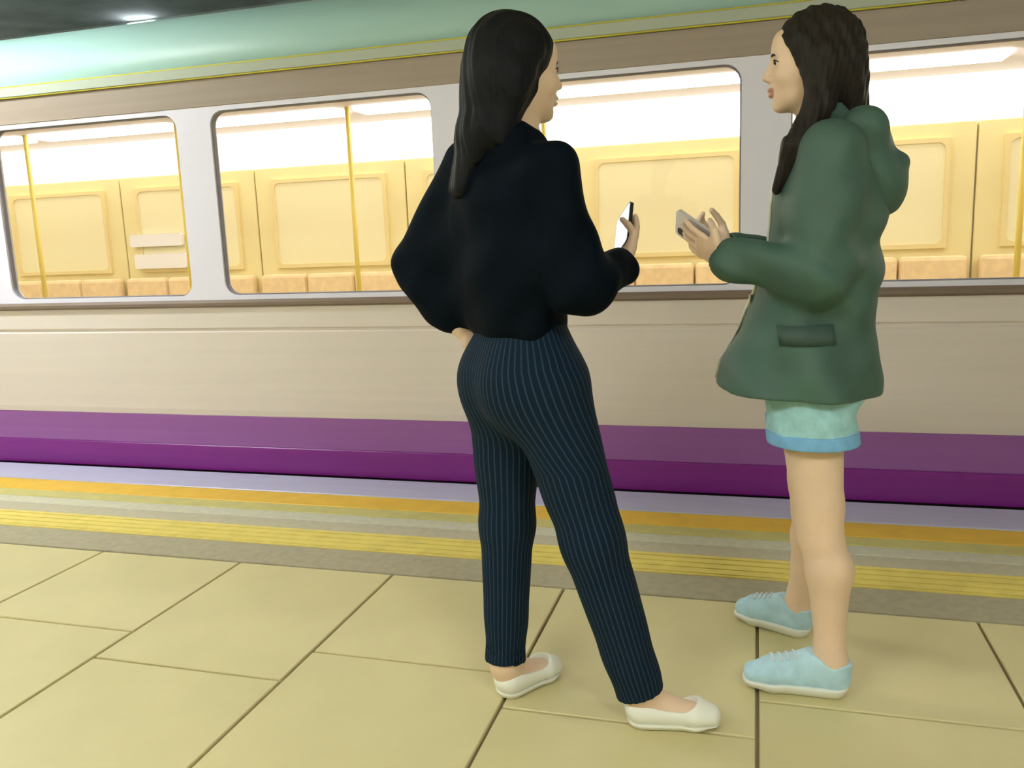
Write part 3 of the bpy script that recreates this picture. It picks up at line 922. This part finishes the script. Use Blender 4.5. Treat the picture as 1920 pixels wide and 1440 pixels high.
hand(v, K['wrL'].astype(float), (-0.80, 0.42, 0.42), (0.2, 0.75, 0.55), (-0.2, -0.3, 0.9), 0.16, 0.62)
hand(v, K['wrR'].astype(float), (-0.80, -0.42, 0.42), (0.2, -0.75, 0.55), (-0.2, 0.3, 0.9), 0.45, 0.25)
v.cut((0, 0, 0.010), (0, 0, -1))
me, posb = v.mesh('person', 1)
pB = link('person', me, 'skin')
tag(pB, 'person in green hooded jacket and short denim shorts, in profile, holding up a phone', 'person', 'people waiting on the platform')
# lips carry their own colour
me.materials.append(MATS['lip'])
Fh = hB; Uh = unit(up - Fh * Fh[2]); Sh = np.cross(Fh, Uh); hc = K['head'].astype(float)
cen = np.empty(len(me.polygons) * 3, np.float32); me.polygons.foreach_get('center', cen); cen = cen.reshape(-1, 3) - hc
lf, ls, lu = cen @ Fh, cen @ Sh, cen @ Uh
mi = ((np.abs(lu + 0.0632) < 0.0125 - 9.0 * ls * ls) & (lf > 0.0925) & (np.abs(ls) < 0.024)).astype(np.int32)
me.polygons.foreach_set('material_index', mi)
face_parts(hc, hB, pB)

# shorts with rolled cuffs
v = Vol((-0.06, 1.96, 0.58), (0.34, 2.44, 0.98), 0.004)
v.cone(V3(0.135, 2.20, 0.94), K['pel'] - up * 0.02, 0.095, 0.116, 0.04, rB, 1.35)
for q in 'LR':
    hip, kn = K['hip' + q], K['kn' + q]
    d = unit(kn - hip)
    v.ell(K['pel'] + V3(0.055, 0.07 * (1 if q == 'R' else -1), -0.03), (0.085, 0.085, 0.085), None, 0.04)
    v.cone(hip, hip + d * 0.16, 0.100, 0.106, 0.04)
v.ripple(lambda X, Y, Z: 0.0025 * np.sin(60 * Z + 30 * X + 4 * np.sin(20 * Y)))
v.cut((0, 0, 0.655), (0, 0, -1))
for q in 'LR':
    hip, kn = K['hip' + q], K['kn' + q]
    d = unit(kn - hip)
    v.cone(hip + d * 0.10, hip + d * 0.30, 0.088, 0.094, 0.004, mode='sub')
me, _ = v.mesh('shorts', 1)
shorts = link('shorts', me, 'denim', pB)
for q in 'LR':
    hip, kn = K['hip' + q], K['kn' + q]
    d = unit(kn - hip)
    c0 = hip + d * 0.135
    v = Vol(c0 - 0.16, c0 + 0.16, 0.0035)
    v.cone(hip + d * 0.05, hip + d * 0.20, 0.107, 0.108, 0.0)
    v.cut((0, 0, 0.668), (0, 0, 1)); v.cut((0, 0, 0.636), (0, 0, -1))
    v.cone(hip + d * 0.05, hip + d * 0.25, 0.096, 0.096, 0.0, mode='sub')
    me, _ = v.mesh('cuff', 1)
    link('cuff', me, 'denim_cuff', shorts)

# jacket: loose, flared hem, sleeves, collar; hood down on the back
v = Vol((-0.18, 1.90, 0.70), (0.40, 2.50, 1.46), 0.0045)
v.cone(K['neck'] - up * 0.05, V3(0.165, 2.20, 1.22), 0.085, 0.122, 0.05, rB, 1.32)
v.cone(V3(0.165, 2.20, 1.22), V3(0.150, 2.20, 1.02), 0.122, 0.128, 0.05, rB, 1.30)
v.cone(V3(0.150, 2.20, 1.02), V3(0.112, 2.20, 0.78), 0.128, 0.168, 0.05, rB, 1.18)
v.cone(V3(0.112, 2.20, 0.78), V3(0.105, 2.20, 0.70), 0.168, 0.180, 0.05, rB, 1.16)
v.cone(V3(0.06, 2.20, 0.92), V3(0.00, 2.20, 0.72), 0.08, 0.10, 0.06, rB, 1.7)
for q in 'LR':
    sg = -1 if q == 'L' else 1
    v.cone(K['sh' + q], K['el' + q], 0.070, 0.064, 0.05)
    v.cone(K['el' + q], K['wr' + q] + (K['el' + q] - K['wr' + q]) * 0.06, 0.064, 0.049, 0.03)
    v.cone(V3(0.15, 2.20 + 0.10 * sg, 1.15), K['el' + q] + V3(0.0, -0.02 * sg, 0.02), 0.075, 0.05, 0.05)
v.cone(K['neck'] - up * 0.035, K['neck'] + up * 0.018, 0.078, 0.070, 0.03)
v.ripple(lambda X, Y, Z: 0.0075 * np.sin(36 * (X + 0.25 * Y) + 2.5 * np.sin(8 * Z)) * np.clip((1.25 - Z) * 3, 0, 1)
         + 0.0060 * np.sin(58 * (Z * 0.9 + X * 0.7) + 3 * np.sin(10 * Y)) * np.exp(-((Z - 1.06) / 0.09) ** 2)
         + 0.0018 * np.sin(90 * (X * 0.6 - Z * 0.5) + 5 * Y))
v.cut(V3(0.10, 2.2, 0.755), unit((-0.05, 0, -1)))
v.cone(V3(0.112, 2.20, 0.62), V3(0.125, 2.20, 0.82), 0.172, 0.140, 0.006, rB, 1.16, mode='sub')
v.cone(K['neck'] - up * 0.03, K['neck'] + up * 0.06, 0.056, 0.062, 0.005, mode='sub')
for q in 'LR':
    w, e = K['wr' + q], K['el' + q]
    v.cone(w - (e - w) * 0.3, w + (e - w) * 0.18, 0.035, 0.035, 0.004, mode='sub')
me, _ = v.mesh('jacket', 1)
jk = link('jacket', me, 'jacket', pB)
# hood hanging between the shoulders, open rim pointing up and back
v = Vol((0.10, 1.98, 1.05), (0.44, 2.42, 1.48), 0.004)
v.ell(V3(0.245, 2.20, 1.285), (0.074, 0.130, 0.118), (unit((0.88, 0, 0.45)), np.array([0, 1.0, 0]), unit((-0.45, 0, 0.88))), 0.02)
v.cone(V3(0.225, 2.11, 1.36), V3(0.225, 2.29, 1.36), 0.055, 0.055, 0.04)
v.cone(V3(0.265, 2.19, 1.225), V3(0.318, 2.17, 1.290), 0.060, 0.020, 0.03, rB, 1.6)
v.ripple(lambda X, Y, Z: 0.003 * np.sin(45 * (Z + 0.6 * X) + 3 * np.sin(14 * Y)))
v.ell(V3(0.225, 2.20, 1.42), (0.062, 0.105, 0.105), (unit((0.9, 0, 0.35)), np.array([0, 1.0, 0]), unit((-0.35, 0, 0.9))), 0.008, 'sub')
me, _ = v.mesh('hood', 2)
link('hood', me, 'jacket', jk)
# pale collar lining, zip, pocket flap, cuff bands
v = Vol(K['neck'] - 0.12, K['neck'] + 0.12, 0.003)
v.cone(K['neck'] - up * 0.02, K['neck'] + up * 0.030, 0.072, 0.064, 0.0)
v.cut(K['neck'] + up * 0.036, unit((-0.30, 0, 1)))
v.cut(K['neck'] + up * 0.0, unit((0.1, 0, -1)))
v.cone(K['neck'] - up * 0.05, K['neck'] + up * 0.07, 0.060, 0.057, 0.003, mode='sub')
me, _ = v.mesh('collar', 1)
link('collar', me, 'lining', jk)
def on_side(x, z, y0=1.90):
    """nearest jacket surface seen from the platform side at x, z"""
    ok, loc, nrm, _ = jk.ray_cast(Vector((x, y0, z)), Vector((0, 1, 0)))
    return (loc, nrm) if ok else (Vector((x, 2.05, z)), Vector((0, -1, 0)))
bpy.context.view_layer.update()
bm = bmesh.new()
g = []
for i in range(9):
    row = []
    for j, z in enumerate((0.93, 0.905, 0.885)):
        x = 0.045 + 0.125 * i / 8 + (0.93 - z) * 0.15
        loc, nrm = on_side(x, z)
        row.append(loc + Vector((0, -0.006, 0)))
    g.append(row)
vs = [[[bm.verts.new(p + Vector((0, dy, 0))) for p in row] for row in g] for dy in (0.0, 0.008)]
for i in range(8):
    for j in range(2):
        bm.faces.new((vs[0][i][j], vs[0][i + 1][j], vs[0][i + 1][j + 1], vs[0][i][j + 1]))
        bm.faces.new((vs[1][i][j], vs[1][i][j + 1], vs[1][i + 1][j + 1], vs[1][i + 1][j]))
for i in range(8):
    for j in (0, 2):
        bm.faces.new((vs[0][i][j], vs[1][i][j], vs[1][i + 1][j], vs[0][i + 1][j]))
for i in (0, 8):
    for j in range(2):
        bm.faces.new((vs[0][i][j], vs[0][i][j + 1], vs[1][i][j + 1], vs[1][i][j]))
bmesh.ops.recalc_face_normals(bm, faces=bm.faces)
link('pocket_flap', bm_mesh(bm, 'pocket_flap', True), 'jacket_dark', jk)
zp = []
for z in np.linspace(1.33, 0.78, 14):
    ok, loc, nrm, _ = jk.ray_cast(Vector((-0.5, 2.185, z)), Vector((1, 0, 0)))
    if ok: zp.append((loc.x - 0.001, 2.185, z))
tube('zip', zp, 0.005, 'zip', jk, 8)
tube('zip_pull', [(zp[8][0] - 0.006, 2.175, zp[8][2]), (zp[8][0] - 0.010, 2.172, zp[8][2] - 0.035)], 0.004, 'zip', jk, 8)

# hair: cap, locks falling over the near shoulder to the chest, and down the nape
v = Vol((-0.02, 2.02, 1.18), (0.28, 2.38, 1.66), 0.003)
P = lambda f, sd, u: hc + Fh * f + Sh * sd + Uh * u
v.ell(P(-0.012, 0, 0.026), (0.102, 0.084, 0.096), (Fh, Sh, Uh), 0.01)
v.ell(P(-0.040, 0, -0.03), (0.070, 0.080, 0.08), (Fh, Sh, Uh), 0.03)
v.cone(P(-0.055, 0, -0.04), P(-0.085, 0, -0.155), 0.055, 0.040, 0.04, Sh, 1.3)
for sg in (-1, 1):
    nrm = -sg
    y = lambda off: 2.20 + sg * off
    a = P(-0.018, 0, 0.0) * [1, 0, 1] + [0, y(0.076), 0]
    b = V3(0.130, y(0.082), 1.42)
    c = V3(0.090, y(0.090), 1.335)
    e = V3(0.045, y(0.080), 1.24)
    v.cone(a, b, 0.026, 0.032, 0.03)
    v.cone(b, c, 0.032, 0.034, 0.02)
    v.cone(c, e, 0.034, 0.012, 0.02)
v.ripple(lambda X, Y, Z: 0.0018 * np.sin(190 * X + 60 * Y + 30 * Z + 4 * np.sin(12 * Z)) + 0.0010 * np.sin(420 * (X - 0.2 * Z) + 90 * Y))
v.ell(P(0.112, 0, -0.034), (0.080, 0.110, 0.096), (Fh, Sh, Uh), 0.012, 'sub')
for q in (-1, 1):
    v.cone(P(0.030, q * 0.071, 0.040), P(0.012, q * 0.077, -0.055), 0.012, 0.013, 0.025)
me, _ = v.mesh('hair', 1)
link('hair', me, 'hair_b', pB)
shoe('shoe', BLH, BLT, None, 0.1, 0, 0, 'sneaker', 'sole_white', 0.026, pB, K['anL'].astype(float), True, True)
shoe('shoe', BRH, BRT, None, 0.1, 0, 0, 'sneaker', 'sole_white', 0.026, pB, K['anR'].astype(float), True, True)

# ------------------------------------------------------------------ phones held in the hands
def phone(loc, N, U, label, m_body, w=0.074, h=0.150, t=0.009):
    """N: where the screen faces, U: towards the top edge"""
    N = Vector(N).normalized(); U = Vector(U); U = (U - N * U.dot(N)).normalized(); S = U.cross(N)
    e = bpy.data.objects.new('mobile_phone', None)
    COL.objects.link(e)
    e.matrix_world = Matrix((( S.x, U.x, N.x, loc[0]), (S.y, U.y, N.y, loc[1]), (S.z, U.z, N.z, loc[2]), (0, 0, 0, 1)))
    tag(e, label, 'phone', 'phones held by the two people')
    def slab(nm, pts, z0, z1, mm):
        bm = bmesh.new()
        a = [bm.verts.new((x, y, z0)) for x, y in pts]; b = [bm.verts.new((x, y, z1)) for x, y in pts]
        bm.faces.new(a); bm.faces.new(b)
        for i in range(len(pts)):
            j = (i + 1) % len(pts)
            bm.faces.new((a[i], b[i], b[j], a[j]))
        bmesh.ops.recalc_face_normals(bm, faces=bm.faces)
        o = bpy.data.objects.new(nm, bm_mesh(bm, nm)); o.data.materials.append(MATS[mm]); COL.objects.link(o); o.parent = e
    slab('case', round_rect(-w / 2, w / 2, -h / 2, h / 2, 0.011), -t / 2, t / 2, m_body)
    slab('screen', round_rect(-w / 2 + 0.003, w / 2 - 0.003, -h / 2 + 0.006, h / 2 - 0.006, 0.008), t / 2, t / 2 + 0.0006, 'screen')
    slab('camera_lens', round_rect(w / 2 - 0.026, w / 2 - 0.008, h / 2 - 0.034, h / 2 - 0.010, 0.006), -t / 2 - 0.0015, -t / 2, 'phone_black')
def held(wrist, D, N):
    """a phone lying on the palm and fingers of a hand"""
    D = unit(D); N = unit(np.array(N, float) - D * np.dot(N, D))
    return np.array(wrist, float) + D * 0.108 + N * 0.0265, N * 0.985 - D * 0.17, D
lc, N_, D_ = held(K['wrL'], (-0.80, 0.42, 0.42), (0.2, 0.75, 0.55))
phone(lc, N_, D_, 'pale phone held up by the person in green jacket', 'phone_silver')
lc, N_, D_ = held(J['wrR'], (0.10, 0.80, 0.55), (-0.6, 0.0, 0.5))
phone(lc, N_, D_, 'dark phone in the hand of the person in navy', 'phone_black')
